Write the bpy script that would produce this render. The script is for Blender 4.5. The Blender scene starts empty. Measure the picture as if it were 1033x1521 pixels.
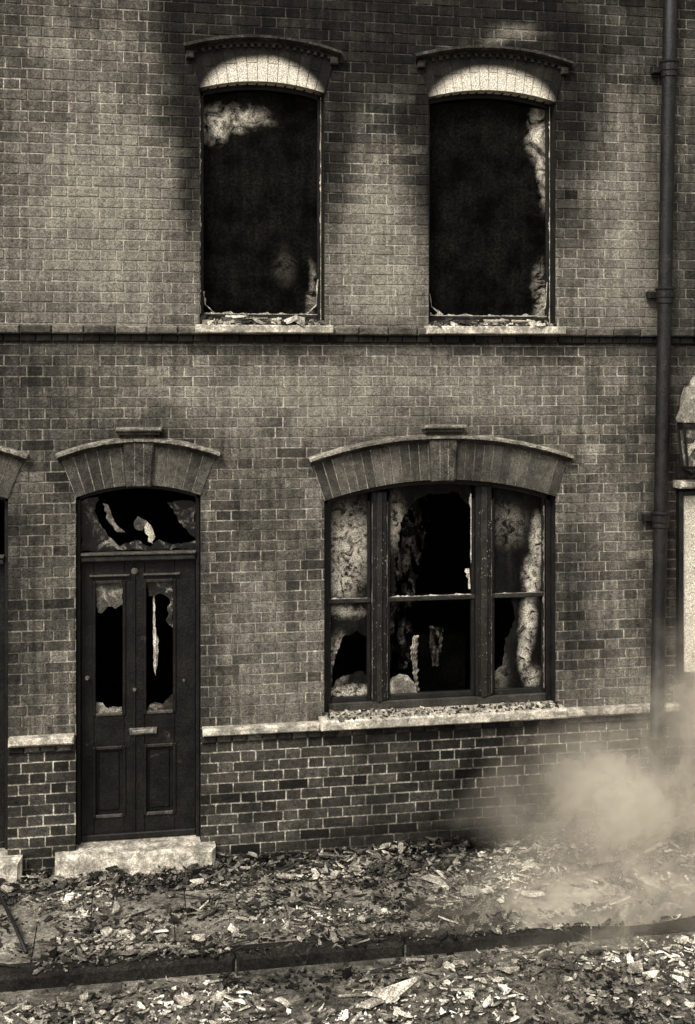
import bpy, math, random
from mathutils import Vector, noise as mnoise
random.seed(7)
R=random.random
def U(a,b): return a+(b-a)*R()
sc=bpy.context.scene
sc.view_settings.view_transform='Standard'
sc.view_settings.look='None'
sc.view_settings.exposure=0
TINT=(1.0,0.90,0.725)
ROADZ=-.085

# ------------------------------------------------------------------ soot / weathering and painted shade map of the facade (metres)
# (cx,cz,rx,rz,strength,inner)
DARK=[(.40,5.85,.34,.95,1.0,.35),(.46,5.15,.20,.95,.95,.2),(1.53,5.85,.32,.90,1.0,.35),(1.48,5.15,.20,.9,.9,.2),
      (.97,6.15,.95,.55,1.0,.6),
      (2.14,5.85,.36,.95,1.0,.35),(2.20,5.15,.20,.95,.95,.2),(3.40,5.85,.40,1.0,1.0,.35),(3.32,5.15,.20,.9,.9,.2),
      (2.76,6.18,1.15,.62,1.0,.6),
      (1.87,6.25,.7,.75,1.0,.35),(1.6,6.75,6.0,.55,.85,.3),(4.15,3.5,.30,4.5,.65,.2),(4.5,3.0,.35,5.0,.6,.3),
      (-1.0,1.8,.55,1.9,.65,.2),(1.4,.06,3.8,.30,.8,.3),(.07,3.05,.9,.42,.55,.3),(2.35,3.05,1.4,.42,.45,.3),
      (3.40,1.9,.35,1.0,.6,.2),(.56,1.6,.25,1.4,.5,.2),(1.4,3.86,6,.14,.5,.2),(-.9,3.5,1.1,.6,.6,.1),(3.95,6.3,.7,.9,.7,.1),  # the long thin band paints shade under the string course
      (-.7,2.5,.6,.8,.4,.1),(1.0,2.6,.35,.8,.3,.1),(-.95,6.3,.7,.5,.5,.1)]
LIGHT=[(1.88,4.60,.46,.85,1.2,.2),(-.15,4.75,.95,1.3,.9,.2),(3.92,4.70,.45,1.3,.95,.2),(1.87,4.2,.5,.35,.9,.1),(-.5,5.9,.6,.5,.5,.1),
       (1.7,3.45,2.8,.48,.8,.2),(3.9,1.05,.7,.4,.7,.1),
       (1.0,1.5,.45,.9,.4,.1),(3.75,2.3,.35,1.3,.35,.1),(1.0,4.4,8,.7,.25,.1)]
PATCH=[(2.94,6.27,.26,.07,.9,.3),(2.82,6.20,.12,.05,.8,.3),(3.05,6.18,.12,.05,.7,.3)]
def sst(x):
    x=min(1,max(0,x)); return x*x*(3-2*x)
def ev_blobs(lst,x,z):
    a=0
    for cx,cz,rx,rz,st,inn in lst:
        dx=(x-cx)/rx; dz=(z-cz)/rz
        if abs(dx)>1 or abs(dz)>1: continue
        a=1-(1-a)*max(0,(1-st*sst((1-math.hypot(dx,dz))/(1-inn))))
    return a
def weather(x,z):
    n1=mnoise.noise(Vector((x*1.8,z*1.1,.3))); n2=mnoise.noise(Vector((x*1.8+9,z*1.1,4.3)))
    n3=mnoise.noise(Vector((x*6,z*4,7))); n4=mnoise.noise(Vector((x*15,z*11,2)))
    wx=x+.06*n1+.06*n3+.03*n4; wz=z+.15*n2+.10*n3+.05*n4
    D=ev_blobs(DARK,wx,wz)*(.97+.22*n3+.15*n4); L=ev_blobs(LIGHT,wx,wz)*(.9+.5*n3+.25*n4)
    P=ev_blobs(PATCH,x+.03*n3,z)
    D=D*(1-P); L=max(L,P*1.2)
    return min(1,max(0,D)),min(1.2,max(0,L))

# ------------------------------------------------------------------ helpers
def empty(name):
    e=bpy.data.objects.new(name,None); sc.collection.objects.link(e); return e
def mk(name,verts,faces,mat,parent=None,tones=None,smooth=False,wx=False):
    me=bpy.data.meshes.new(name); me.from_pydata([tuple(v) for v in verts],[],faces)
    if tones is not None:
        a=me.attributes.new('tone','FLOAT','FACE'); a.data.foreach_set('value',tones)
    if wx:
        ws=[weather(v[0],v[2]) for v in verts]
        a=me.attributes.new('soot','FLOAT','POINT'); a.data.foreach_set('value',[q[0] for q in ws])
        a=me.attributes.new('lite','FLOAT','POINT'); a.data.foreach_set('value',[q[1] for q in ws])
    me.materials.append(mat)
    if smooth:
        me.polygons.foreach_set('use_smooth',[True]*len(me.polygons))
    me.update()
    o=bpy.data.objects.new(name,me); sc.collection.objects.link(o)
    if parent: o.parent=parent
    return o
class MB:
    def __init__(s): s.v=[]; s.f=[]; s.t=[]
    def add(s,vs,fs,t=1.0):
        b=len(s.v); s.v+=vs
        for f in fs: s.f.append([i+b for i in f]); s.t.append(t)
    def box(s,x0,x1,y0,y1,z0,z1,t=1.0,bev=0.0,jit=0.0):
        j=lambda: U(-jit,jit) if jit else 0
        if bev<=0:
            vs=[(x+j(),y+j(),z+j()) for x in(x0,x1) for y in(y0,y1) for z in(z0,z1)]
            s.add(vs,[(0,1,3,2),(4,6,7,5),(0,4,5,1),(2,3,7,6),(0,2,6,4),(1,5,7,3)],t)
        else:
            b=bev
            fr=[(x0+b,y0,z0+b),(x1-b,y0,z0+b),(x1-b,y0,z1-b),(x0+b,y0,z1-b)]
            md=[(x0,y0+b,z0),(x1,y0+b,z0),(x1,y0+b,z1),(x0,y0+b,z1)]
            bk=[(x0,y1,z0),(x1,y1,z0),(x1,y1,z1),(x0,y1,z1)]
            vs=[(a+j(),c+j(),d+j()) for a,c,d in fr+md+bk]
            fs=[(0,1,2,3)]
            for i in range(4):
                k=(i+1)%4
                fs.append((i,4+i,4+k,k)); fs.append((4+i,8+i,8+k,4+k))
            fs.append((11,10,9,8))
            s.add(vs,fs,t)
    def obj(s,name,mat,parent=None,smooth=False,wx=False): return mk(name,s.v,s.f,mat,parent,s.t,smooth,wx)

class NT:
    def __init__(s,tree): s.t=tree; s.n=tree.nodes; s.l=tree.links
    def new(s,ty,**k):
        n=s.n.new(ty)
        for a,b in k.items(): setattr(n,a,b)
        return n
    def set(s,sock,val):
        if isinstance(val,bpy.types.NodeSocket): s.l.new(val,sock)
        else: sock.default_value=val
    def m(s,op,a,b=0.0,c=None,clamp=False):
        n=s.new('ShaderNodeMath',operation=op); n.use_clamp=clamp
        s.set(n.inputs[0],a); s.set(n.inputs[1],b)
        if c is not None: s.set(n.inputs[2],c)
        return n.outputs[0]
    def vm(s,op,a,b=None):
        n=s.new('ShaderNodeVectorMath',operation=op); s.set(n.inputs[0],a)
        if b is not None: s.set(n.inputs[1],b)
        return n.outputs['Value'] if op=='LENGTH' else n.outputs[0]
    def noise(s,vec,scale,detail=4,rough=.6,dist=0):
        n=s.new('ShaderNodeTexNoise'); s.set(n.inputs['Vector'],vec)
        n.inputs['Scale'].default_value=scale; n.inputs['Detail'].default_value=detail
        n.inputs['Roughness'].default_value=rough; n.inputs['Distortion'].default_value=dist
        return n.outputs[0],n.outputs[1]
    def mr(s,v,a,b,c=0.0,d=1.0,smooth=True):
        n=s.new('ShaderNodeMapRange'); n.interpolation_type='SMOOTHSTEP' if smooth else 'LINEAR'
        s.set(n.inputs[0],v)
        for i,x in enumerate((a,b,c,d)): s.set(n.inputs[i+1],x)
        return n.outputs[0]
    def attr(s,name):
        a=s.new('ShaderNodeAttribute'); a.attribute_name=name; return a.outputs['Fac']
def blobs(nt,pos,lst):
    acc=None
    for cx,cz,rx,rz,st,inner in lst:
        d=nt.vm('SUBTRACT',pos,(cx,0,cz)); d=nt.vm('MULTIPLY',d,(1/rx,0,1/rz))
        L=nt.vm('LENGTH',d); v=nt.mr(L,1.0,inner,0.0,st)
        acc=v if acc is None else nt.m('MAXIMUM',acc,v)
    return acc

def material(name,base,rough=.9,grain=.60,mott=.4,mscale=3.0,tone=False,wx=False,soot=1.0,light=0.0,pale=.45,
             spec=.15,bump=.3,streak=0.0,ragged=None,fine=105,spots=None,spotval=.5,warp=.1,leaf=None,dirt=0.0):
    m=bpy.data.materials.new(name); m.use_nodes=True
    nt=NT(m.node_tree); nt.n.clear()
    out=nt.new('ShaderNodeOutputMaterial'); bs=nt.new('ShaderNodeBsdfPrincipled')
    nt.l.new(bs.outputs[0],out.inputs[0])
    pos=nt.new('ShaderNodeTexCoord').outputs['Object']
    f1,_=nt.noise(pos,fine,2,.8); f2,fc=nt.noise(pos,mscale,5,.65)
    f3,_=nt.noise(pos,mscale*9,3,.6)
    g=nt.mr(f1,.3,.7,1-grain,1+grain)
    v=nt.m('MULTIPLY',nt.mr(f2,.3,.7,1-mott,1+mott),base)
    v=nt.m('MULTIPLY',v,nt.mr(f3,.3,.7,1-mott*.7,1+mott*.7))
    if streak:
        sp=nt.vm('MULTIPLY',pos,(9,9,.7)); s1,_=nt.noise(sp,2.2,4,.7)
        sk=nt.mr(s1,.3,.7,1-streak,1+streak); v=nt.m('MULTIPLY',v,sk)
    if tone: v=nt.m('MULTIPLY',v,nt.attr('tone'))
    if ragged:
        lo,hi,val=ragged
        r,_=nt.noise(pos,9,6,.72,.6)
        v=nt.m('ADD',v,nt.mr(r,lo,hi,0.0,val))
    if dirt:
        r,_=nt.noise(pos,11,6,.75,.4); v=nt.m('MULTIPLY',v,nt.mr(r,.42,.60,1-dirt,1.0))
    if wx:
        if light:
            L=nt.m('MULTIPLY',nt.m('MULTIPLY',nt.attr('lite'),light),nt.mr(f3,.3,.7,.75,1.2),clamp=True)
            if streak: L=nt.m('MULTIPLY',L,nt.mr(s1,.3,.7,.7,1.15),clamp=True)
            v=nt.m('ADD',nt.m('MULTIPLY',v,nt.m('SUBTRACT',1.0,L)),nt.m('MULTIPLY',L,pale))
        D=nt.m('MULTIPLY',nt.m('MULTIPLY',nt.attr('soot'),soot),nt.mr(f3,.25,.6,.90,1.04),clamp=True)
        v=nt.m('MULTIPLY',v,nt.m('SUBTRACT',1.0,nt.m('MULTIPLY',D,.90)))
    if spots:
        w2=nt.vm('ADD',pos,nt.vm('MULTIPLY',nt.vm('SUBTRACT',fc,(.5,.5,.5)),(warp,0,warp*1.3)))
        B=blobs(nt,w2,spots)
        if leaf:
            r,_=nt.noise(pos,leaf[0],5,.75,1.2); B=nt.m('MULTIPLY',B,nt.mr(r,leaf[1],leaf[2],0.0,1.0))
        v=nt.m('ADD',nt.m('MULTIPLY',v,nt.m('SUBTRACT',1.0,B)),nt.m('MULTIPLY',B,spotval))
    v=nt.m('MULTIPLY',v,g)
    cc=nt.new('ShaderNodeCombineColor')
    for i in range(3): nt.set(cc.inputs[i],nt.m('MULTIPLY',v,TINT[i],clamp=True))
    nt.l.new(cc.outputs[0],bs.inputs['Base Color'])
    bs.inputs['Roughness'].default_value=rough
    bs.inputs['Specular IOR Level'].default_value=spec
    if bump:
        b=nt.new('ShaderNodeBump'); b.inputs['Strength'].default_value=bump; b.inputs['Distance'].default_value=.01
        nt.set(b.inputs['Height'],nt.m('ADD',f1,nt.m('MULTIPLY',f3,1.5))); nt.l.new(b.outputs[0],bs.inputs['Normal'])
    return m

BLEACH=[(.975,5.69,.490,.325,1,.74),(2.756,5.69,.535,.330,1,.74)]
M_brick=material('brick',.105,tone=True,wx=True,light=.75,pale=.34,streak=.4,mott=.4,bump=.5)
M_mortar=material('lime_mortar',.31,wx=True,soot=.96,light=.6,pale=.54,streak=.4,mott=.6,mscale=4)
M_pbrick=material('plinth_brick',.040,tone=True,wx=True,soot=.6,light=.5,pale=.3,mott=.45,bump=.5)
M_pmortar=material('plinth_mortar',.50,wx=True,soot=.85,mott=.6,mscale=3,dirt=.5)
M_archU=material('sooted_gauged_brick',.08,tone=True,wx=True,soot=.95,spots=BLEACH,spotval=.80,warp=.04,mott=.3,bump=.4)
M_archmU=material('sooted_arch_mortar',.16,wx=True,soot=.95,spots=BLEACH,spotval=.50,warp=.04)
M_arch=material('gauged_brick',.085,tone=True,wx=True,soot=.6,mott=.4,bump=.4)
M_archm=material('arch_mortar',.36,wx=True,soot=.6,mott=.5,mscale=5)
M_stone=material('weathered_stone',.30,mott=.45,mscale=5,streak=.2)
M_hood=material('moulded_stone',.11,tone=True,mott=.5,wx=True,soot=.7,mscale=6,dirt=.4)
M_sill=material('pale_sill_stone',.66,mott=.4,mscale=7,tone=True,grain=.35,dirt=.55)
M_string=material('string_course_brick',.075,tone=True,mott=.45,wx=True,soot=.6)
M_wood=material('charred_paint',.010,rough=.5,spec=.3,mott=.5,mscale=8,tone=True,ragged=(.60,.78,.10))
M_door=material('dark_door_paint',.009,rough=.5,spec=.22,mott=.5,mscale=6,tone=True,ragged=(.60,.82,.09))
M_char=material('charred_interior',.02,mott=.6,mscale=3,ragged=(.62,.85,.06))
M_glass=material('sooted_glass',.05,rough=.35,spec=.4,mott=.6,mscale=9,tone=True,ragged=(.50,.68,.30),bump=.1)
GSP=[(.76,5.56,.36,.13,1,.1),(.62,5.50,.15,.18,1,.1),(3.17,5.52,.13,.28,1,.1),(3.22,5.2,.07,.4,.8,.1),(3.20,4.25,.10,.35,.8,.1),(1.38,4.25,.06,.30,.5,.1),(1.15,4.45,.12,.2,.05,.1)]  # ash residue; the upper-left pale patches paint white reflections into the glass colour
M_smoke=material('smoked_glass_painted_glints',.0045,rough=.7,spec=.03,mott=.8,mscale=5,streak=.3,spots=GSP,spotval=.78,warp=.16,leaf=(6,.38,.64),bump=.1)
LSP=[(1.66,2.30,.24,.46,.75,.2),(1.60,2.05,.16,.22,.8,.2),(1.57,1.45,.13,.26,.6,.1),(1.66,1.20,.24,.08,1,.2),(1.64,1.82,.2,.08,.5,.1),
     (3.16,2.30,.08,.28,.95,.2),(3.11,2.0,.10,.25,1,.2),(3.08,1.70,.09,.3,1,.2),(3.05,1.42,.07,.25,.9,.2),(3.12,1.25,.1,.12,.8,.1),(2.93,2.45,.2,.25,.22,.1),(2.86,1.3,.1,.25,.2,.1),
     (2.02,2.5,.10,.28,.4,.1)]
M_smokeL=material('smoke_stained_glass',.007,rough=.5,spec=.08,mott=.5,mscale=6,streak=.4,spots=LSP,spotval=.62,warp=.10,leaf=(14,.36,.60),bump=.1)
M_ash=material('pale_ash',.60,mott=.45,mscale=14,tone=True)
M_curt=material('scorched_curtain',.16,mott=.6,mscale=10,tone=True,ragged=(.48,.68,.40))
M_iron=material('cast_iron',.011,rough=.5,spec=.35,mott=.6,mscale=6,ragged=(.6,.8,.05))
M_pave=material('pavement_stone',.15,mott=.65,mscale=3,tone=True,ragged=(.5,.75,.25))
M_road=material('road_setts',.10,mott=.65,mscale=3,ragged=(.5,.75,.25))
M_kerb=material('kerb_granite',.016,mott=.5,mscale=4,ragged=(.55,.75,.08))
M_rub=material('rubble_mix',.33,tone=True,mott=.6,mscale=12,grain=.6)
M_slate=material('roof_slate',.08,mott=.3)
M_paper=material('notice_paper',.60,mott=.15,mscale=5)
M_ink=material('printing_ink',.30,mott=.3)

# ------------------------------------------------------------------ openings (metres)
class Op:
    def __init__(s,x0,x1,zb,zs,rise):
        s.x0,s.x1,s.zb,s.zs,s.rise=x0,x1,zb,zs,rise
        w=x1-x0; s.R=(w*w/4+rise*rise)/(2*rise); s.xc=(x0+x1)/2; s.zc=zs+rise-s.R
        s.al=math.asin(w/2/s.R)
    def top(s,x): return s.zc+math.sqrt(max(0,s.R**2-(x-s.xc)**2))
    def slope(s,x): return -(x-s.xc)/math.sqrt(s.R**2-(x-s.xc)**2)
OPS={
 'upA':Op(.510,1.442,3.93,5.742,.068),'upB':Op(2.249,3.263,3.93,5.745,.072),
 'upC':Op(-2.75,-1.82,3.93,5.742,.068),'upD':Op(5.6,6.5,3.93,5.742,.068),
 'door':Op(-.382,.516,.0,2.739,.083),'doorN':Op(-1.757,-.859,.0,2.739,.083),
 'low':Op(1.442,3.263,1.03,2.680,.145),'lowN':Op(-4.6,-2.78,1.03,2.68,.145)}
OL=list(OPS.values())
X0,X1,ZT=-5.5,8.0,7.9
def clip(poly,nx,nz,d):
    out=[]; n=len(poly)
    for i in range(n):
        a=poly[i]; b=poly[(i+1)%n]
        da=a[0]*nx+a[1]*nz-d; db=b[0]*nx+b[1]*nz-d
        if da>=0: out.append(a)
        if (da>0 and db<0) or (da<0 and db>0):
            t=da/(da-db); out.append((a[0]+(b[0]-a[0])*t,a[1]+(b[1]-a[1])*t))
    return out
def area(p): return abs(sum(p[i][0]*p[(i+1)%len(p)][1]-p[(i+1)%len(p)][0]*p[i][1] for i in range(len(p))))/2
def cut(poly):
    ps=[poly]
    for o in OL:
        nxt=[]
        for p in ps:
            xs=[q[0] for q in p]; zs=[q[1] for q in p]
            if max(xs)<=o.x0 or min(xs)>=o.x1 or max(zs)<=o.zb or min(zs)>=o.zs+o.rise: nxt.append(p); continue
            nxt.append(clip(p,-1,0,-o.x0)); nxt.append(clip(p,1,0,o.x1))
            mid=clip(clip(p,1,0,o.x0),-1,0,-o.x1)
            if len(mid)>2:
                nxt.append(clip(mid,0,-1,-o.zb))
                mx=sum(q[0] for q in mid)/len(mid); s=o.slope(mx); z=o.top(mx)
                nxt.append(clip(mid,-s,1,z-s*mx))
        ps=[p for p in nxt if len(p)>2 and area(p)>1.2e-4]
    return ps
def field(name,x0,x1,z0,z1,yo,mb_mat,mm_mat,parent,proud=.006,tl=(.70,1.30)):
    mb=MB(); row=0; z=z0
    while z<z1-.02:
        zt=min(z+.0765,z1)
        x=x0-(.169 if row%2 else 0)+U(-.012,.012)
        k=0
        while x<x1:
            w=.225 if k%2==0 else .1125
            a=max(x+.0045+U(-.001,.001),x0); b=min(x+w-.0045+U(-.0015,.0015),x1)
            if b-a>.02:
                t=U(*tl)*max(.4,1+.55*mnoise.noise(Vector((x*2.6,z*3.4,11))))
                if R()<.08: t*=.55
                elif R()<.08: t*=1.45
                j=lambda: U(-.0022,.0022)
                base=[(a,z+.0045+j()),(b,z+.0045+j()),(b,zt-.0045+j()),(a,zt-.0045+j())]
                for p in cut(base):
                    cx=sum(q[0] for q in p)/len(p); cz=sum(q[1] for q in p)/len(p)
                    n=len(p); pr=proud+U(-.002,.002)
                    fr=[]
                    for q in p:
                        dx=cx-q[0]; dz=cz-q[1]
                        fr.append((q[0]+math.copysign(min(.0025,abs(dx)*.5),dx),yo-pr,q[1]+math.copysign(min(.0025,abs(dz)*.5),dz)))
                    bk=[(q[0],yo+.002,q[1]) for q in p]
                    mb.add(fr+bk,[tuple(range(n))]+[(i,n+i,n+(i+1)%n,(i+1)%n) for i in range(n)],t)
            x+=w; k+=1
        z+=.0765; row+=1
    mb.obj(name+'_bricks',mb_mat,parent,wx=True)
    xs={x0,x1}
    for o in OL:
        for i in range(17): xs.add(min(max(o.x0+(o.x1-o.x0)*i/16,x0),x1))
    for i in range(110): xs.add(x0+(x1-x0)*i/109)
    xs=sorted(xs); xs=[x for i,x in enumerate(xs) if i==0 or x-xs[i-1]>1e-5]
    g=MB()
    def strip(a,b,la,lb,ua,ub):
        n=max(1,int((ua-la)/.09))
        vs=[]
        for i in range(n+1):
            f=i/n; vs+=[(a,yo,la+(ua-la)*f),(b,yo,lb+(ub-lb)*f)]
        g.add(vs,[(2*i,2*i+1,2*i+3,2*i+2) for i in range(n)])
    for a,b in zip(xs,xs[1:]):
        m=(a+b)/2
        hs=sorted([(o.zb,o) for o in OL if o.x0-1e-6<m<o.x1+1e-6],key=lambda q:q[0])
        la=lb=z0
        for zb,o in hs:
            if zb>=z1: continue
            if zb>la+1e-4: strip(a,b,la,lb,zb,zb)
            la=o.top(a); lb=o.top(b)
        if la<z1-1e-4: strip(a,b,la,lb,z1,z1)
    g.obj(name+'_mortar',mm_mat,parent,wx=True)

house=empty('brick_house')
field('wall',X0,X1,.94,ZT,0,M_brick,M_mortar,house)
field('plinth',X0,X1,0,.955,-.032,M_pbrick,M_pmortar,house,proud=.005,tl=(.6,1.6))

rv=MB()
for o in OL:
    y0=-.004; y1=.24
    pts=[(o.x0,o.zb),(o.x0,o.zs)]+[(o.x0+(o.x1-o.x0)*i/24,o.top(o.x0+(o.x1-o.x0)*i/24)) for i in range(1,24)]+[(o.x1,o.zs),(o.x1,o.zb)]
    for a,b in zip(pts,pts[1:]):
        rv.add([(a[0],y0,a[1]),(b[0],y0,b[1]),(b[0],y1,b[1]),(a[0],y1,a[1])],[(0,1,2,3)],.3)
    if o.zb==0:
        for x in(o.x0,o.x1): rv.add([(x,-.036,0),(x,-.004,0),(x,-.004,.95),(x,-.036,.95)],[(0,1,2,3)],.3)
    rv.add([(o.x0,y0,o.zb),(o.x1,y0,o.zb),(o.x1,y1,o.zb),(o.x0,y1,o.zb)],[(0,1,2,3)],.8)
rv.obj('window_and_door_reveals',material('reveal_brick',.05,tone=True,mott=.5,mscale=8),house)

vo=MB(); vm_=MB(); voU=MB(); vmU=MB(); hood=MB(); keys=MB()
def arc(o,r,th): return (o.xc+r*math.sin(th),o.zc+r*math.cos(th))
def arch(o,h,key,ext,upper):
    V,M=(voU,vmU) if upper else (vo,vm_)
    n=max(9,int(2*o.al*o.R/.070)); n+=(n+1)%2
    yb=-.011; yf=-.017
    for i in range(24):
        t0=-o.al+2*o.al*i/24; t1=t0+2*o.al/24
        q=[arc(o,o.R-.001,t0),arc(o,o.R-.001,t1),arc(o,o.R+h,t1),arc(o,o.R+h,t0)]
        M.add([(a,yb,b) for a,b in q]+[(a,.05,b) for a,b in q],[(0,1,2,3),(0,4,5,1)])
    for e in(-1,1):
        q=[arc(o,o.R,e*o.al),arc(o,o.R+h,e*o.al)]
        M.add([(q[0][0],yb,q[0][1]),(q[1][0],yb,q[1][1]),(q[1][0],0,q[1][1]),(q[0][0],0,q[0][1])],[(0,1,2,3)])
    for i in range(n):
        t0=-o.al+2*o.al*i/n; t1=t0+2*o.al/n; g=.0036/o.R
        t=U(.7,1.4)
        cuts=[(0,h)] if i%2==0 else [(0,h*.5-.003),(h*.5+.003,h)]
        if not upper: cuts=[(0,h)]
        for ra,rb in cuts:
            tt=t*U(.9,1.1)
            q=[arc(o,o.R+ra,t0+g),arc(o,o.R+ra,t1-g),arc(o,o.R+rb,t1-g),arc(o,o.R+rb,t0+g)]
            V.add([(a,yf-U(0,.001),b) for a,b in q]+[(a,.12,b) for a,b in q],[(0,1,2,3),(0,4,5,1),(1,5,6,2),(2,6,7,3),(3,7,4,0)],tt)
    prof=[(0,.002),(0,-.030),(.012,-.040),(.020,-.062),(.034,-.080),(.052,-.080),(.060,-.055),(.066,.002)]
    a0=o.al+ext/(o.R+h); N=40
    rings=[]
    for i in range(N+1):
        th=-a0+2*a0*i/N; jr=U(-.0018,.0018)
        rings.append([ (arc(o,o.R+h+r+jr,th)[0],y+jr,arc(o,o.R+h+r+jr,th)[1]) for r,y in prof])
    b=len(hood.v); m=len(prof)
    for r in rings: hood.v+=r
    for i in range(N):
        for k in range(m-1):
            hood.f.append([b+i*m+k,b+(i+1)*m+k,b+(i+1)*m+k+1,b+i*m+k+1]); hood.t.append(U(.5,.8) if k<4 else (1.5 if upper else 3.4)*U(.7,1.2))
    hood.f.append([b+k for k in range(m)]); hood.t.append(1)
    hood.f.append([b+N*m+k for k in range(m)][::-1]); hood.t.append(1)
    if upper:
        for e in(-1,1):
            x,z=arc(o,o.R+h,e*(a0-.02)); hood.box(x-.03,x+.03,-.05,0,z-.055,z+.003,1,bev=.008)
        nd=22
        for i in range(nd):
            x,z=arc(o,o.R+h,-a0+2*a0*(i+.5)/nd); hood.box(x-.012,x+.012,-.034,-.018,z-.022,z+.001,.9)
    if key:
        w0,w1=.088,.115; zb=o.zs+o.rise-.012; zt=3.188; y=-.062
        q=[(o.xc-w0,zb),(o.xc+w0,zb),(o.xc+w1,zt),(o.xc-w1,zt)]
        b2=.010
        qi=[(o.xc-w0+b2,zb+b2),(o.xc+w0-b2,zb+b2),(o.xc+w1-b2,zt),(o.xc-w1+b2,zt)]
        keys.add([(a,y,c) for a,c in qi]+[(a,y+b2,c) for a,c in q]+[(a,.1,c) for a,c in q],
           [(0,1,2,3)]+[(i,4+i,4+(i+1)%4,(i+1)%4) for i in range(4)]+[(4+i,8+i,8+(i+1)%4,4+(i+1)%4) for i in range(4)],1)
        for gx in(-.03,.035):
            keys.box(o.xc+gx-.003,o.xc+gx+.003,-.0635,-.06,zb+.012,zt-.01,2.8)
        keys.box(o.xc-.150,o.xc+.150,-.100,0,zt+.001,zt+.028,1,bev=.008)
        keys.box(o.xc-.165,o.xc+.165,-.125,0,zt+.029,zt+.058,2.6,bev=.010)
for k,o in OPS.items():
    up=k.startswith('up')
    arch(o,.275 if up else .285,not up,.03 if up else .02,up)
vo.obj('arch_voussoirs',M_arch,house,wx=True); vm_.obj('arch_joints',M_archm,house,wx=True)
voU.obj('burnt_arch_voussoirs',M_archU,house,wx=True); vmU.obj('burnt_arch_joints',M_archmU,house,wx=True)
hood.obj('hood_moulds',M_hood,house,wx=True); keys.obj('keystones',material('keystone_stone',.085,tone=True,mott=.5,mscale=9,dirt=.4),house)

st=MB()
def course(x0,x1,y,z0,z1,w,lo,hi,bev=.006):
    x=x0
    while x<x1:
        e=min(x+w,x1); st.box(x+.003,e-.003,y-U(0,.004),.01,z0+U(-.001,.001),z1+U(-.001,.001),U(lo,hi),bev=bev); x=e
course(X0,X1,-.060,3.925,3.985,.225,.7,2.2,.010)
course(X0,X1,-.034,3.868,3.921,.1125,.15,.35)
st.obj('string_course',M_string,house,wx=True)
lg=MB()
def segs(x0,x1):
    x=x0
    while x<x1:
        e=min(x+U(.5,.9),x1); lg.box(x+.001,e-.001,-.095-U(0,.003),.01,.975,1.030,U(.7,1.05),bev=.012,jit=.003); x=e
segs(-.85,-.392); segs(.527,1.395); segs(3.312,4.26); segs(-2.70,-1.77)
lg.obj('plinth_ledge',M_sill,house)
lg2=MB()
for a,b in((-.855,-.385),(.520,4.26),(-2.7,-1.76),(-5.4,-2.7),(4.3,7.9)):
    x=a
    while x<b:
        e=min(x+.1125,b); lg2.box(x+.002,e-.002,-.062,0,.915,.973,U(.3,1.0),bev=.012); x=e
lg2.obj('plinth_moulding',M_string,house,wx=True)
sl=MB()
for k,o in OPS.items():
    if k.startswith('up'): sl.box(o.x0-.035,o.x1+.055,-.105,.20,3.935,3.996,1.1,bev=.008,jit=.002)
    if k.startswith('low'): sl.box(o.x0-.045,o.x1+.045,-.150,.20,.985,1.062,1,bev=.012,jit=.002)
sl.obj('window_sills',M_sill,house)

ev=MB()
ev.box(X0,X0+.2,.0,7,0,ZT); ev.box(X1-.2,X1,.0,7,0,ZT); ev.box(X0,X1,6.8,7.0,0,ZT)
ev.obj('side_and_rear_walls',material('rear_brick',.12,mott=.3),house)
cp=MB(); cp.box(X0-.05,X1+.05,-.14,.3,ZT,ZT+.12,bev=.02); cp.obj('parapet_coping',M_stone,house)
rf=MB()
rf.add([(X0,.25,ZT),(X1,.25,ZT),(X1,3.6,ZT+1.8),(X0,3.6,ZT+1.8),(X1,7.1,ZT),(X0,7.1,ZT)],[(0,1,2,3),(3,2,4,5),(0,3,5),(1,4,2)])
rf.obj('slate_roof',M_slate,house)
ch=MB(); ch.box(4.6,5.4,3.2,4.0,ZT+1.3,ZT+3.0); ch.box(4.55,5.45,3.15,4.05,ZT+3.0,ZT+3.15)
ch.obj('chimney_stack',M_stone,house)
it=MB()
it.box(X0+.21,X1-.21,.242,6.7,3.70,3.90); it.box(X0+.21,X1-.21,.242,6.7,.02,.14); it.box(X0+.21,X1-.21,.242,6.7,6.9,7.0)
for x in(-1.8,-.62,.98,3.95): it.box(x-.06 if x!=.98 else .80,x+.06 if x!=.98 else .9,.242,6.7,.141,3.699)
for x in(-.6,1.8,3.95): it.box(x-.06,x+.06,.242,6.7,3.901,6.899)
it.box(X0+.22,X1-.22,4.2,4.3,.142,6.89)
for i in range(6):
    x=.55+i*.55; it.box(x-.05,x+.05,1.0,4.0,6.3-.06*i,6.45-.06*i)
it.box(1.6,2.3,3.0,3.4,.142,1.5); it.box(2.6,3.1,2.0,2.3,.142,1.2)
it.obj('burnt_rooms',M_char,house)

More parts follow.
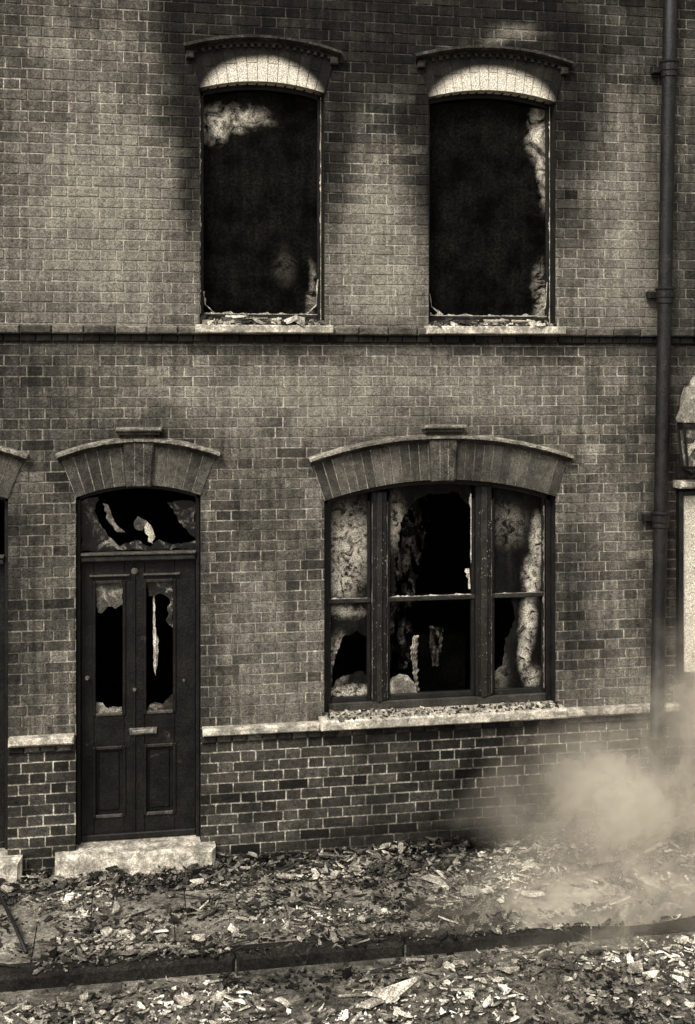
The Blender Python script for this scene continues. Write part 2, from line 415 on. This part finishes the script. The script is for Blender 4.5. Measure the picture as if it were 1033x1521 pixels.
# ------------------------------------------------------------------ glazing helpers
def ragpoly(mb,pts,y,jag=.012,sub=5,t=1.0):
    out=[]; n=len(pts)
    for i in range(n):
        a=pts[i]; b=pts[(i+1)%n]
        L=math.hypot(b[0]-a[0],b[1]-a[1]); s=max(1,int(L/.025)) if sub else 1
        for k in range(s):
            f=k/s; j=jag
            out.append((a[0]+(b[0]-a[0])*f+U(-j,j),y,a[1]+(b[1]-a[1])*f+U(-j,j)))
    mb.add(out,[tuple(range(len(out)))],t)
def edge_strip(mb,pts,y,w,t=1.0,step=.018):
    for a,b in zip(pts,pts[1:]):
        L=math.hypot(b[0]-a[0],b[1]-a[1]); n=max(2,int(L/step)); nx=-(b[1]-a[1])/L; nz=(b[0]-a[0])/L
        A=[];B=[]
        for k in range(n+1):
            f=k/n; px=a[0]+(b[0]-a[0])*f; pz=a[1]+(b[1]-a[1])*f
            d=w*(.3+1.3*abs(mnoise.noise(Vector((px*7,pz*7,y*9))))*2*R())
            A.append((px,y,pz)); B.append((px+nx*d,y-.001,pz+nz*d))
        mb.add(A+B,[(i,i+1,n+2+i,n+1+i) for i in range(n)],t)
def archframe(mb,o,y0,y1,w,t=1.0,zb=None):
    zb=o.zb if zb is None else zb
    mb.box(o.x0+.002,o.x0+w,y0,y1,zb,o.zs,t,bev=.004); mb.box(o.x1-w,o.x1-.002,y0,y1,zb,o.zs,t,bev=.004)
    N=16
    for i in range(N):
        xa=o.x0+.002+(o.x1-o.x0-.004)*i/N; xb=o.x0+.002+(o.x1-o.x0-.004)*(i+1)/N
        ta,tb=o.top(xa)-.002,o.top(xb)-.002; ba,bb=ta-w,tb-w
        mb.add([(xa,y0,ba),(xb,y0,bb),(xb,y0,tb),(xa,y0,ta),(xa,y1,ba),(xb,y1,bb),(xb,y1,tb),(xa,y1,ta)],[(0,1,2,3),(0,4,5,1),(4,7,6,5)],t)
def chunk(mb,x,y,z,r,t,flat=.35,tilt=.5,el0=.35,el1=.95):
    n=random.randint(4,7); a0=U(0,6.28); h=r*U(.1,flat*1.6)
    tx,ty=U(-tilt,tilt),U(-tilt,tilt); el=U(el0,el1); ang=U(0,3.14); ca,sa=math.cos(ang),math.sin(ang)
    top=[];bot=[]; cr=U(-.5,.9)
    for i in range(n):
        a=a0+6.283*i/n+U(-.4,.4); rr=r*U(.6,1.3)
        qx,qy=rr*math.cos(a),rr*math.sin(a)*el
        px,py=qx*ca-qy*sa,qx*sa+qy*ca
        dz=px*tx+py*ty+cr*qx*qx/max(r,.001)*.5
        top.append((x+px*.9,y+py*.9,z+dz+h)); bot.append((x+px,y+py,z+dz-h*.6))
    mb.add(top+bot,[tuple(range(n))]+[(i,n+i,n+(i+1)%n,(i+1)%n) for i in range(n)],t)

def upper(o,kind):
    fr=MB(); archframe(fr,o,.10,.18,.035,1,3.997)
    fr.box(o.x0+.036,o.x1-.036,.115,.165,3.997,4.075,1.5,bev=.006)
    fr.obj('burnt_window_frame',M_wood,house)
    g=MB(); a=MB(); yg=.135
    if kind in 'AB':
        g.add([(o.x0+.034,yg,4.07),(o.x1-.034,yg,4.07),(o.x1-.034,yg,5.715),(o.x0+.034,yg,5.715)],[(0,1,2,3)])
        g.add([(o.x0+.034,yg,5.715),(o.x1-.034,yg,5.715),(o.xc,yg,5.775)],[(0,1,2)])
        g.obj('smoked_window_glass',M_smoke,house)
        yy=.094
        edge_strip(a,[(o.x0+.004,4.0),(o.x0+.004,o.zs-.01)],yy,-.011,1.2)
        edge_strip(a,[(o.x1-.010,4.0),(o.x1-.010,o.zs-.01)],yy,.009,1.1)
        edge_strip(a,[(o.x0+.036,4.080),(o.x1-.036,4.080)],yy,.016,.8)
        edge_strip(a,[(o.x0+.030,4.25),(o.x0+.045,4.15),(o.x0+.12,4.082)],yy,.012,.7)
        edge_strip(a,[(o.x1-.12,4.082),(o.x1-.045,4.15),(o.x1-.03,4.35)],yy,.016,.8)
        if kind=='A': ragpoly(a,[(o.x0+.19,4.0),(o.x0+.19,4.065),(o.x0+.24,4.075),(o.x0+.34,4.06),(o.x0+.36,4.0)],-.02,.006,t=1.2)
    else:
        g.add([(o.x0+.034,yg,4.07),(o.x1-.034,yg,4.07),(o.x1-.034,yg,5.75),(o.x0+.034,yg,5.75)],[(0,1,2,3)],.4)
        fr2=MB(); fr2.box(o.x0+.036,o.x1-.036,.11,.16,4.85,4.90); fr2.obj('meeting_rail',M_wood,house)
        g.obj('window_glass',M_glass,house)
    if a.v: a.obj('glass_edge_remnants',M_ash,house)
    if kind in 'AB':
        s=MB()
        for i in range(460):
            x=U(o.x0+.01,o.x1-.01); y=U(-.09,.11); r=abs(random.gauss(0,.014))+.005
            if kind=='A' and x<o.x0+.5: r*=1.4
            chunk(s,x,y,3.997+r*.25+(.03 if y>.03 else 0)*R(),r,random.choice([.04,.08,.12,.25,.5,.9]))
        for i in range(9):
            x=U(o.x0+.05,o.x1-.15); z=4.01+R()*.03; L=U(.06,.2)
            s.box(x,x+L,-.06,-.045,z,z+.012,random.choice([.05,.1,.7]),jit=.01)
        s.obj('ash_on_sill',M_ash,house)
upper(OPS['upA'],'A'); upper(OPS['upB'],'B'); upper(OPS['upC'],'C'); upper(OPS['upD'],'C')

def lower(o,burnt):
    dx=o.x0-1.442
    fr=MB(); archframe(fr,o,.09,.19,.042,1,1.063)
    fr.box(o.x0+.043,o.x1-.043,.085,.19,1.063,1.125,4.0,bev=.006)
    for a,b in((1.822,1.945),(2.648,2.780)):
        fr.box(a+dx,b+dx,.080,.19,1.126,o.top(a+dx)-.045,1.0,bev=.010)
        fr.box(a+dx+.040,b+dx-.040,.066,.081,1.126,o.top(a+dx)-.05,2.2,bev=.006)
    for a,b in((1.485,1.821),(1.946,2.647),(2.781,3.220)):
        fr.box(a+dx,b+dx,.10,.16,1.880,1.915,2.5,bev=.006)
        fr.box(a+dx,a+dx+.026,.112,.155,1.126,2.66,1.0,bev=.004)
        fr.box(b+dx-.026,b+dx,.112,.155,1.126,2.66,1.0,bev=.004)
        fr.box(a+dx+.029,b+dx-.029,.112,.155,1.126,1.165,1.4,bev=.004)
    fr.obj('sash_window_frame',M_wood,house)
    if not burnt:
        g=MB(); ragpoly(g,[(o.x0+.04,1.1),(o.x1-.04,1.1),(o.x1-.04,2.66),(o.x0+.04,2.66)],.135,0,0,t=.4); g.obj('window_glass',M_glass,house); return
    g=MB(); s2=MB(); a=MB(); y=.132
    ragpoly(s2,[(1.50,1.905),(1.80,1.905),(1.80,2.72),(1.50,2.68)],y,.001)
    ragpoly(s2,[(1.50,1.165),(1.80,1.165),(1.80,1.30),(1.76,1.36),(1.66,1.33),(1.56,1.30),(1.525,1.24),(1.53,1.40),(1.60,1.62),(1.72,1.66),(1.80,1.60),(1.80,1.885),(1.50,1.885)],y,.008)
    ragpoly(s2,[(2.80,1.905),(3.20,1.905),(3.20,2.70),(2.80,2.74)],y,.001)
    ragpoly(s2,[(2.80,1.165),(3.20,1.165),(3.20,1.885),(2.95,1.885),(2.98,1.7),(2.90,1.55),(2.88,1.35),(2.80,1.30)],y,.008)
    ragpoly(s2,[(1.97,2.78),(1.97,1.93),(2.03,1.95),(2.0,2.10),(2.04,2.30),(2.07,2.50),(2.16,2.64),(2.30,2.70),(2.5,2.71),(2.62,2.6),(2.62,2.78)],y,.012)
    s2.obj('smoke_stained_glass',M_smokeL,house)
    ragpoly(g,[(1.975,1.166),(2.19,1.166),(2.17,1.24),(2.12,1.30),(2.05,1.32),(1.975,1.28)],y,.003,t=3.5)
    g.obj('broken_glass',M_glass,house)
    edge_strip(a,[(2.618,2.16),(2.618,2.70)],.108,.018,1.0)
    edge_strip(a,[(2.612,1.96),(2.600,2.12)],.109,.040,.9)
    edge_strip(a,[(1.975,1.917),(2.62,1.917)],.098,.010,1.0)
    edge_strip(a,[(1.51,1.917),(1.79,1.917)],.098,.008,.9)
    edge_strip(a,[(2.81,1.917),(3.19,1.917)],.098,.008,.9)
    edge_strip(a,[(1.456,1.10),(1.456,2.66)],.086,.006,.5)
    edge_strip(a,[(3.205,1.17),(3.205,2.60)],.085,.012,.30)
    for xx in(1.945,2.775,1.828): edge_strip(a,[(xx,1.15),(xx,2.65)],.078,.006,.30)
    a.obj('glass_edge_remnants',M_ash,house)
    def curtain(name,lf,rt,y,t,n=60,m=110,amp=.02,hole=.28):
        vs=[];fs=[]
        zs=[lf[0][1]+(lf[-1][1]-lf[0][1])*j/m for j in range(m+1)]
        def at(c,z):
            for p,q in zip(c,c[1:]):
                if min(p[1],q[1])-1e-6<=z<=max(p[1],q[1])+1e-6:
                    f=(z-p[1])/(q[1]-p[1]); return p[0]+(q[0]-p[0])*f
            return c[-1][0]
        for j,z in enumerate(zs):
            l,r=at(lf,z),at(rt,z); l+=.02*mnoise.noise(Vector((z*30,1,y))); r+=.02*mnoise.noise(Vector((z*30,5,y)))
            for i in range(n+1):
                f=i/n; vs.append((l+(r-l)*f,y+amp*math.sin(f*20+z*2.0)+amp*.5*math.sin(z*9+f*7),z))
        for j in range(m):
            for i in range(n):
                if mnoise.noise(Vector((vs[j*(n+1)+i][0]*22,zs[j]*9,y*10)))+.4*mnoise.noise(Vector((i*.6,j*.5,y*10)))<hole: fs.append((j*(n+1)+i,j*(n+1)+i+1,(j+1)*(n+1)+i+1,(j+1)*(n+1)+i))
        mk(name,vs,fs,M_curt,house,[t]*len(fs),True)
    curtain('curtain_scrap',[(2.36,1.62),(2.36,1.45),(2.38,1.30)],[(2.46,1.60),(2.45,1.45),(2.42,1.30)],.40,.4,hole=.02)
    curtain('curtain_shred',[(2.19,1.58),(2.17,1.45),(2.205,1.15)],[(2.225,1.58),(2.215,1.45),(2.225,1.15)],.25,2.2,hole=.35)
    curtain('torn_curtain',[(2.10,2.65),(2.02,1.9),(2.0,1.2)],[(2.50,2.65),(2.32,1.9),(2.28,1.2)],.75,.12,n=120,m=220,hole=.02)
    s=MB()
    for i in range(700):
        x=U(o.x0,o.x1); yy=U(-.14,.075); r=abs(random.gauss(0,.008))+.003
        chunk(s,x,yy,1.064+r*.2,r,random.choice([.04,.08,.2,.5,.9]))
    for i in range(160):
        xm=random.choice([1.883,2.714]); x=xm+U(-.055,.055); z=U(1.15,2.6)
        s.box(x-.003,x+.002,.062,.067,z,z+U(.003,.009),U(.1,.5))
    s.obj('ash_on_sill',M_ash,house)
lower(OPS['low'],True); lower(OPS['lowN'],False)

def door(o,main):
    dx=o.xc-.067
    p=empty('front_door'); p.parent=house
    f=MB(); d=MB()
    archframe(f,o,.06,.20,.030,1,.195)
    f.box(o.x0+.031,o.x1-.031,.045,.20,2.255,2.300,2.0,bev=.010)
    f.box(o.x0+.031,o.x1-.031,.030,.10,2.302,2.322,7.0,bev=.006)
    f.obj('door_frame',M_wood,p)
    y0,y1=.105,.150; xl,xr=-.350+dx,.484+dx
    cols=[(xl,-.257+dx),(-.037+dx,.111+dx),(.331+dx,xr)]
    for a,b in cols: d.box(a,b,y0,y1,.198,2.250,1,bev=.004)
    rows=[(.198,.373),(.878,1.123),(2.10,2.250)]
    for a,b in((-.256+dx,-.038+dx),(.112+dx,.330+dx)):
        for r0,r1 in rows: d.box(a,b,y0+.001,y1,r0,r1,1,bev=.003)
        d.box(a,b,.128,.140,.374,.877,.8)
        d.box(a+.035,b-.035,.120,.128,.41,.84,.8,bev=.006)
        for (zz0,zz1) in((.374,.877),(1.124,2.099)):
            d.box(a-.012,a+.012,.094,.112,zz0-.01,zz1+.01,1.1,bev=.005); d.box(b-.012,b+.012,.094,.112,zz0-.01,zz1+.01,1.1,bev=.005)
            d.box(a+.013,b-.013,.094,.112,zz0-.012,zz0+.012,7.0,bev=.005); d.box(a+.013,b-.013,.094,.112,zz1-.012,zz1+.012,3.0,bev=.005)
    d.box(.030+dx,.044+dx,.092,.106,.23,2.23,1.2,bev=.004)
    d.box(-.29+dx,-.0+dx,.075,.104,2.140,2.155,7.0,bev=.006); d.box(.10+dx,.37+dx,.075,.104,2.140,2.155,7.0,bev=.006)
    d.box(xl,xr,.085,.104,.201,.245,1.6,bev=.008)
    d.obj('panelled_door',M_door,p)
    b=MB(); b.box(-.0+dx,.20+dx,.086,.1045,.965,1.015,.7,bev=.006,jit=.003); b.box(.02+dx,.175+dx,.078,.087,.978,1.002,2.0,bev=.004,jit=.003)
    for (x,z,r) in((.037+dx,2.175,.026),(.037+dx,1.30,.014),(-.305+dx,1.40,.018),(.40+dx,1.35,.010)):
        n=12
        for k in range(3):
            r0=r*(1-.3*k)
            vs=[(x+r0*math.cos(6.283*i/n),.104-.014*k,z+r0*math.sin(6.283*i/n)) for i in range(n)]+[(x+r0*.9*math.cos(6.283*i/n),.090-.014*k,z+r0*.9*math.sin(6.283*i/n)) for i in range(n)]
            b.add(vs,[(i,(i+1)%n,n+(i+1)%n,n+i) for i in range(n)]+[tuple(range(n,2*n))],1)
    b.obj('door_furniture',material('tarnished_brass',.13,rough=.35,spec=.6,tone=True,mott=.5,mscale=20),p)
    g=MB(); a=MB(); y=.130
    if main:
        ragpoly(g,[(-.24,2.09),(-.05,2.09),(-.05,1.92),(-.10,1.90),(-.16,1.92),(-.20,1.86),(-.235,1.87)],y,.006,t=1.6)
        ragpoly(g,[(-.245,1.13),(-.05,1.13),(-.05,1.165),(-.12,1.17),(-.16,1.16),(-.20,1.20),(-.245,1.21)],y,.006,t=4)
        ragpoly(g,[(.125,2.09),(.32,2.09),(.32,1.72),(.27,1.80),(.30,1.95),(.22,2.0),(.15,1.97)],y,.01,t=.4)
        ragpoly(a,[(.172,2.05),(.186,2.05),(.190,1.8),(.196,1.6),(.19,1.38),(.178,1.42),(.172,1.7)],.16,.003,t=1.1)
        ragpoly(a,[(.185,1.70),(.215,1.66),(.205,1.45),(.19,1.40)],.165,.004,t=.5)
        ragpoly(g,[(.125,1.13),(.32,1.13),(.32,1.25),(.24,1.17),(.18,1.2)],y,.008,t=.6)
        ragpoly(g,[(-.35,2.325),(.485,2.325),(.485,2.38),(.30,2.36),(.22,2.40),(.15,2.35),(.05,2.40),(-.08,2.36),(-.2,2.5),(-.26,2.62),(-.22,2.72),(-.35,2.70)],.135,.010,t=.15)
        ragpoly(g,[(-.19,2.68),(-.155,2.67),(-.12,2.56),(-.04,2.46),(-.09,2.46),(-.16,2.55)],.128,.008,t=3.5)
        ragpoly(a,[(.10,2.50),(.13,2.53),(.16,2.50),(.185,2.42),(.16,2.36),(.13,2.42),(.12,2.46)],.128,.012,t=.9)
        ragpoly(g,[(.05,2.58),(.14,2.55),(.10,2.47),(.03,2.50)],.127,.012,t=2.2)
        ragpoly(g,[(.28,2.68),(.485,2.68),(.485,2.4),(.40,2.48),(.33,2.60)],.14,.012,t=.2)
        g.obj('broken_glass',M_glass,p); a.obj('glass_edge_remnants',M_ash,p)
    s=MB()
    s.box(o.x0-.140,o.x1+.105,-.140,.0,-.005,.188,1,bev=.028,jit=.008)
    s.box(o.x0+.002,o.x1-.002,.0012,.24,-.005,.192,.9)
    s.obj('stone_doorstep',M_sill,p)
door(OPS['door'],True); door(OPS['doorN'],False)

# ------------------------------------------------------------------ drainpipe
dp=empty('drainpipe'); mb=MB()
def tube(mb,pts,rad,n=16,t=1.0,cap=True):
    b=len(mb.v)
    for i,pnt in enumerate(pts):
        P=Vector(pnt); a=Vector(pts[max(0,i-1)]); c=Vector(pts[min(len(pts)-1,i+1)])
        T=(c-a).normalized(); X=T.orthogonal().normalized() if abs(T.z)<.9 else Vector((1,0,0)); Y=T.cross(X).normalized(); X=Y.cross(T)
        r=rad[i] if isinstance(rad,list) else rad
        for k in range(n):
            q=P+X*r*math.cos(6.283185*k/n)+Y*r*math.sin(6.283185*k/n); mb.v.append(tuple(q))
    for i in range(len(pts)-1):
        for k in range(n):
            mb.f.append([b+i*n+k,b+i*n+(k+1)%n,b+(i+1)*n+(k+1)%n,b+(i+1)*n+k]); mb.t.append(t)
    if cap:
        mb.f.append([b+k for k in range(n)]); mb.t.append(t); mb.f.append([b+(len(pts)-1)*n+k for k in range(n)]); mb.t.append(t)
px=lambda z: 4.030+.020*z
tube(mb,[(px(z),-.125,z) for z in(0,2,4,6,7.9)],.054)
mb.obj('pipe',M_iron,dp,True)
mb=MB()
for z in(.75,2.50,4.25,6.02,7.7):
    x=px(z); tube(mb,[(x,-.125,z-.07),(x,-.125,z-.065),(x,-.125,z-.03),(x,-.125,z-.02),(x,-.125,z+.03),(x,-.125,z+.045),(x,-.125,z+.06)],[.056,.064,.064,.070,.070,.078,.06])
    mb.box(x-.11,x+.11,-.075,-.02,z-.028,z+.028,bev=.006)
mb.obj('pipe_collars',M_iron,dp)

nb=empty('notice_board'); mb=MB()
mb.box(4.30,5.45,-.045,-.012,1.27,2.67,bev=.004); mb.obj('board_face',M_paper,nb)
mb=MB(); mb.box(4.262,4.299,-.075,-.012,1.22,2.71,bev=.006); mb.box(5.451,5.49,-.075,-.012,1.22,2.71,bev=.006)
mb.box(4.300,5.45,-.075,-.012,1.22,1.269,bev=.006); mb.box(4.300,5.45,-.075,-.012,2.671,2.71,bev=.006)
mb.obj('board_frame',M_iron,nb)
mb=MB(); mb.box(4.235,5.52,-.16,-.012,2.735,2.79,.9,bev=.015); mb.obj('board_cornice',M_sill,nb)
mb=MB()
for i in range(14):
    z=2.55-i*.085; x=4.42
    while x<5.35:
        w=U(.02,.07); mb.box(x,x+w,-.0475,-.044,z,z+U(.008,.018)); x+=w+.02
mb.obj('lettering',M_ink,nb)

wl=empty('wall_lantern'); cx,cy=4.315,-.26
def lathe(mb,prof,n=8,t=1.0):
    b=len(mb.v)
    for r,z in prof:
        for k in range(n): a=6.283185*(k+.5)/n; mb.v.append((cx+r*math.cos(a),cy+r*math.sin(a),z))
    for i in range(len(prof)-1):
        for k in range(n): mb.f.append([b+i*n+k,b+i*n+(k+1)%n,b+(i+1)*n+(k+1)%n,b+(i+1)*n+k]); mb.t.append(t)
m1=MB(); lathe(m1,[(.15,3.26),(.16,3.29),(.13,3.36),(.125,3.44),(.10,3.52),(.055,3.55),(.05,3.58),(.03,3.61),(.0,3.62)],16,.5); m1.obj('enamelled_cap',M_sill,wl,True)
m1=MB()
lathe(m1,[(.0,2.86),(.04,2.87),(.05,2.88),(.10,2.90),(.115,2.92),(.105,2.925)],8)
lathe(m1,[(.14,3.21),(.15,3.25),(.14,3.259),(.0,3.259)],8)
for k in range(8):
    a=6.283185*(k+.5)/8; tube(m1,[(cx+.105*math.cos(a),cy+.105*math.sin(a),2.92),(cx+.140*math.cos(a),cy+.140*math.sin(a),3.22)],.012,6)
tube(m1,[(cx,cy,2.87),(cx,cy+.08,2.83),(cx,-.012,2.90)],.014,8)
m1.box(cx-.05,cx+.05,-.03,-.011,2.81,3.0,bev=.005)
m1.obj('lantern_frame',M_iron,wl)
m1=MB(); lathe(m1,[(.095,2.925),(.130,3.21)],8); m1.obj('lantern_glass',material('milky_lantern_glass',.12,rough=.2,spec=.5,mott=.7,mscale=5,ragged=(.5,.6,.4)),wl)

# ------------------------------------------------------------------ ground
KY=-1.45
def sheet(name,x0,x1,y0,y1,z,mat):
    return mk(name,[(x0,y0,z),(x1,y0,z),(x1,y1,z),(x0,y1,z)],[(0,1,2,3)],mat)
sheet('road',-150,150,-150,KY-.001,ROADZ,M_road)
sheet('ground',-150,150,KY-.2,150,ROADZ-.02,M_road)
pv=MB(); row=0
for (ya,yb) in((KY+.16,-.75),(-.75,.0)):
    x=-14-.3*row
    while x<16:
        w=U(.6,.95); pv.box(x+.004,x+w-.004,ya+.004,yb-.004,-.08,U(-.006,.0),U(.8,1.4)); x+=w
    row+=1
pv.obj('pavement',M_pave)
kb=MB(); x=-14
while x<16:
    w=U(1.0,1.9); kb.box(x+.0015,x+w-.0015,KY+U(-.004,.004),KY+.155,ROADZ-.05,.006+U(-.005,.003),U(.8,1.2),bev=.022,jit=.003); x+=w
kb.obj('kerb',M_kerb)
pb=MB(); pb.box(-14,16,KY+.02,.0,-.10,-.02); pb.obj('pavement_bed',M_road)

rb=MB()
def gh(x,y):
    base=ROADZ if y<KY else 0.0
    h=.05*max(0,mnoise.noise(Vector((x*1.6,y*2.2,1.7))))+.03*max(0,mnoise.noise(Vector((x*6,y*6,8))))
    if y>-.45 and y<=0 : h+=.08*(1-abs(y)/.45)
    return base,h
def put(x,y,force=False):
    if y>-.15 and (-.53<x<.63 or x<-.75): return
    if KY-.05<y<KY+.01 and R()<(.9 if x<2.2 else .4): return
    if y<KY and y>KY-.12 and R()<.5: return
    cl=mnoise.noise(Vector((x*1.5,y*2.4,4)))+.6*mnoise.noise(Vector((x*5,y*8,2)))
    if x<-.5 and y<-.3 and y>KY: cl-=.5
    if not force and R()>.62+cl*1.0: return
    b,h=gh(x,y)
    q=R()
    if q<.62: r=U(.004,.013)
    elif q<.94: r=U(.014,.032)
    else: r=U(.033,.060)
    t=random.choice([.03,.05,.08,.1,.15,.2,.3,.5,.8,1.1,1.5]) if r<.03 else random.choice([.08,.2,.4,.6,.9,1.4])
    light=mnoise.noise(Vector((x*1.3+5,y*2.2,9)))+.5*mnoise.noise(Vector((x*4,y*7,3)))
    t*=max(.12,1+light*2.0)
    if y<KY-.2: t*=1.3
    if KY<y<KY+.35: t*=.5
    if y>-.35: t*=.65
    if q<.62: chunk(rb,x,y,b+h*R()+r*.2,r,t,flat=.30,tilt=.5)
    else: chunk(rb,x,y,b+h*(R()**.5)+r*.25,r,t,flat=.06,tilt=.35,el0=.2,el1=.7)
for i in range(50000): put(U(-1.6,5.3),-U(0,2.9))
for i in range(9000): put(U(-1.6,5.3),-U(.03,.42),True)
for (x,y,r,t) in((2.15,-.62,.13,1.2),(2.35,-.85,.10,.8),(2.75,-.95,.10,1.3),(1.1,-.75,.06,.7),(2.0,-.18,.06,1.2),(1.6,-.4,.06,.8),(2.9,-.5,.08,1.2),
    (.3,-1.78,.09,1.2),(1.55,-1.95,.13,1.6),(1.4,-2.02,.10,1.5),(2.3,-1.8,.08,1.3),(.9,-1.9,.07,1.3),(3.1,-1.9,.10,.9),(-.5,-1.9,.07,.8),(1.9,-1.1,.08,.3),(3.6,-.9,.12,1.0)):
    b,h=gh(x,y); chunk(rb,x,y,b+h+.02,r,t,flat=.05,tilt=.3,el0=.3,el1=.7)
for i in range(90):
    x,y=U(-1,4.5),U(-2.3,-.15); b,h=gh(x,y); a=U(-.6,.6); L=U(.04,.15); w=U(.003,.008)
    ca,sa=math.cos(a),math.sin(a); z=b+h+U(.01,.03); dz=U(-.03,.03)
    P=[(x+ca*L*s-sa*w*k,y+sa*L*s+ca*w*k,z+dz*s) for s,k in((-1,-1),(1,-1),(1,1),(-1,1))]
    rb.add(P+[(p[0],p[1],p[2]-.008) for p in P],[(0,1,2,3),(0,4,5,1),(1,5,6,2),(2,6,7,3),(3,7,4,0)],random.choice([.1,.2,.9,1.5]))
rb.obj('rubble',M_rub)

hm=MB(); tube(hm,[(-1.10,.0-.17,.09),(-.90,-.35,.075),(-.74,-.85,.06),(-.63,-1.24,.045)],.013,10); hm.obj('iron_bar',M_iron,None,True)

# ------------------------------------------------------------------ drifting steam: stacked wispy layers of real geometry
def steam():
    m=bpy.data.materials.new('steam'); m.use_nodes=True; nt=NT(m.node_tree); nt.n.clear()
    out=nt.new('ShaderNodeOutputMaterial')
    pos=nt.new('ShaderNodeTexCoord').outputs['Object']
    _,nc=nt.noise(pos,1.5,3,.6)
    w=nt.vm('ADD',pos,nt.vm('MULTIPLY',nt.vm('SUBTRACT',nc,(.5,.5,.5)),(1.0,.6,.8)))
    acc=None
    for c,r,st in(((3.60,-.60,.50),(1.45,.9,.72),1.0),((3.35,-1.20,.05),(1.6,.8,.46),1.0),((4.5,-.5,1.05),(.95,.8,1.05),.9),((2.85,-1.30,.0),(1.2,.6,.30),.9),((4.2,-.9,.35),(1.0,.9,.7),1.0)):
        d=nt.vm('MULTIPLY',nt.vm('SUBTRACT',w,c),tuple(1/x for x in r)); L=nt.vm('LENGTH',d)
        q=nt.mr(L,1.0,.0,0.0,st); acc=q if acc is None else nt.m('MAXIMUM',acc,q)
    n2,_=nt.noise(w,1.9,5,.58,.3)
    a=nt.m('MULTIPLY',acc,nt.mr(n2,.32,.62,.30,1.0))
    a=nt.m('MULTIPLY',a,.70,clamp=True)
    tr=nt.new('ShaderNodeBsdfTransparent'); df=nt.new('ShaderNodeBsdfDiffuse'); tl=nt.new('ShaderNodeBsdfTranslucent')
    for n in(df,tl): n.inputs['Color'].default_value=(.84*TINT[0],.84*TINT[1],.84*TINT[2],1)
    mx=nt.new('ShaderNodeMixShader'); mx.inputs[0].default_value=.3; nt.l.new(df.outputs[0],mx.inputs[1]); nt.l.new(tl.outputs[0],mx.inputs[2])
    m2=nt.new('ShaderNodeMixShader'); nt.set(m2.inputs[0],a); nt.l.new(tr.outputs[0],m2.inputs[1]); nt.l.new(mx.outputs[0],m2.inputs[2]); nt.l.new(m2.outputs[0],out.inputs[0])
    vs=[];fs=[]
    ys=[-.22,-.50,-.80,-1.10,-1.38,-1.66]
    for li,yc in enumerate(ys):
        nx,nz=26,14; b=len(vs)
        for j in range(nz+1):
            for i in range(nx+1):
                x=1.5+4.5*i/nx; z=-.08+(2.3 if yc>-1.0 else 1.4)*j/nz
                vs.append((x,yc+.10*mnoise.noise(Vector((x*1.2,z*1.2,li*3.1))) - .10*z*(yc<-.4),z))
        for j in range(nz):
            for i in range(nx): q=b+j*(nx+1)+i; fs.append((q,q+1,q+nx+2,q+nx+1))
    mk('steam_cloud',vs,fs,m,None,None,True)
steam()

# ------------------------------------------------------------------ light
EL=math.radians(48)
w=bpy.data.worlds.new('World'); sc.world=w; w.use_nodes=True
nt=NT(w.node_tree); nt.n.clear()
sky=nt.new('ShaderNodeTexSky'); sky.sky_type='NISHITA'; sky.sun_disc=False; sky.sun_elevation=EL; sky.sun_rotation=math.radians(180+38)
sky.dust_density=4; sky.air_density=1.5
hs=nt.new('ShaderNodeHueSaturation'); hs.inputs['Saturation'].default_value=.02
bg=nt.new('ShaderNodeBackground'); bg.inputs[1].default_value=.15
o=nt.new('ShaderNodeOutputWorld'); nt.l.new(sky.outputs[0],hs.inputs['Color']); nt.l.new(hs.outputs[0],bg.inputs[0]); nt.l.new(bg.outputs[0],o.inputs[0])
sl_=bpy.data.lights.new('sun','SUN'); sl_.energy=2.8; sl_.angle=math.radians(14); sl_.color=(1,.96,.89)
so=bpy.data.objects.new('sun',sl_); sc.collection.objects.link(so)
dirv=Vector((math.sin(math.radians(38))*math.cos(EL),math.cos(math.radians(38))*math.cos(EL),-math.sin(EL)))
so.rotation_euler=dirv.to_track_quat('-Z','Y').to_euler(); so.location=(-5,-8,10)

cd=bpy.data.cameras.new('camera'); cam=bpy.data.objects.new('camera',cd); sc.collection.objects.link(cam)
cam.location=(0,-9,3.66); cam.rotation_euler=(math.radians(90),0,math.radians(-10.2))
cd.sensor_fit='VERTICAL'; cd.sensor_height=36; cd.lens=42.6; cd.shift_y=-.1384; cd.clip_end=1000
sc.camera=cam
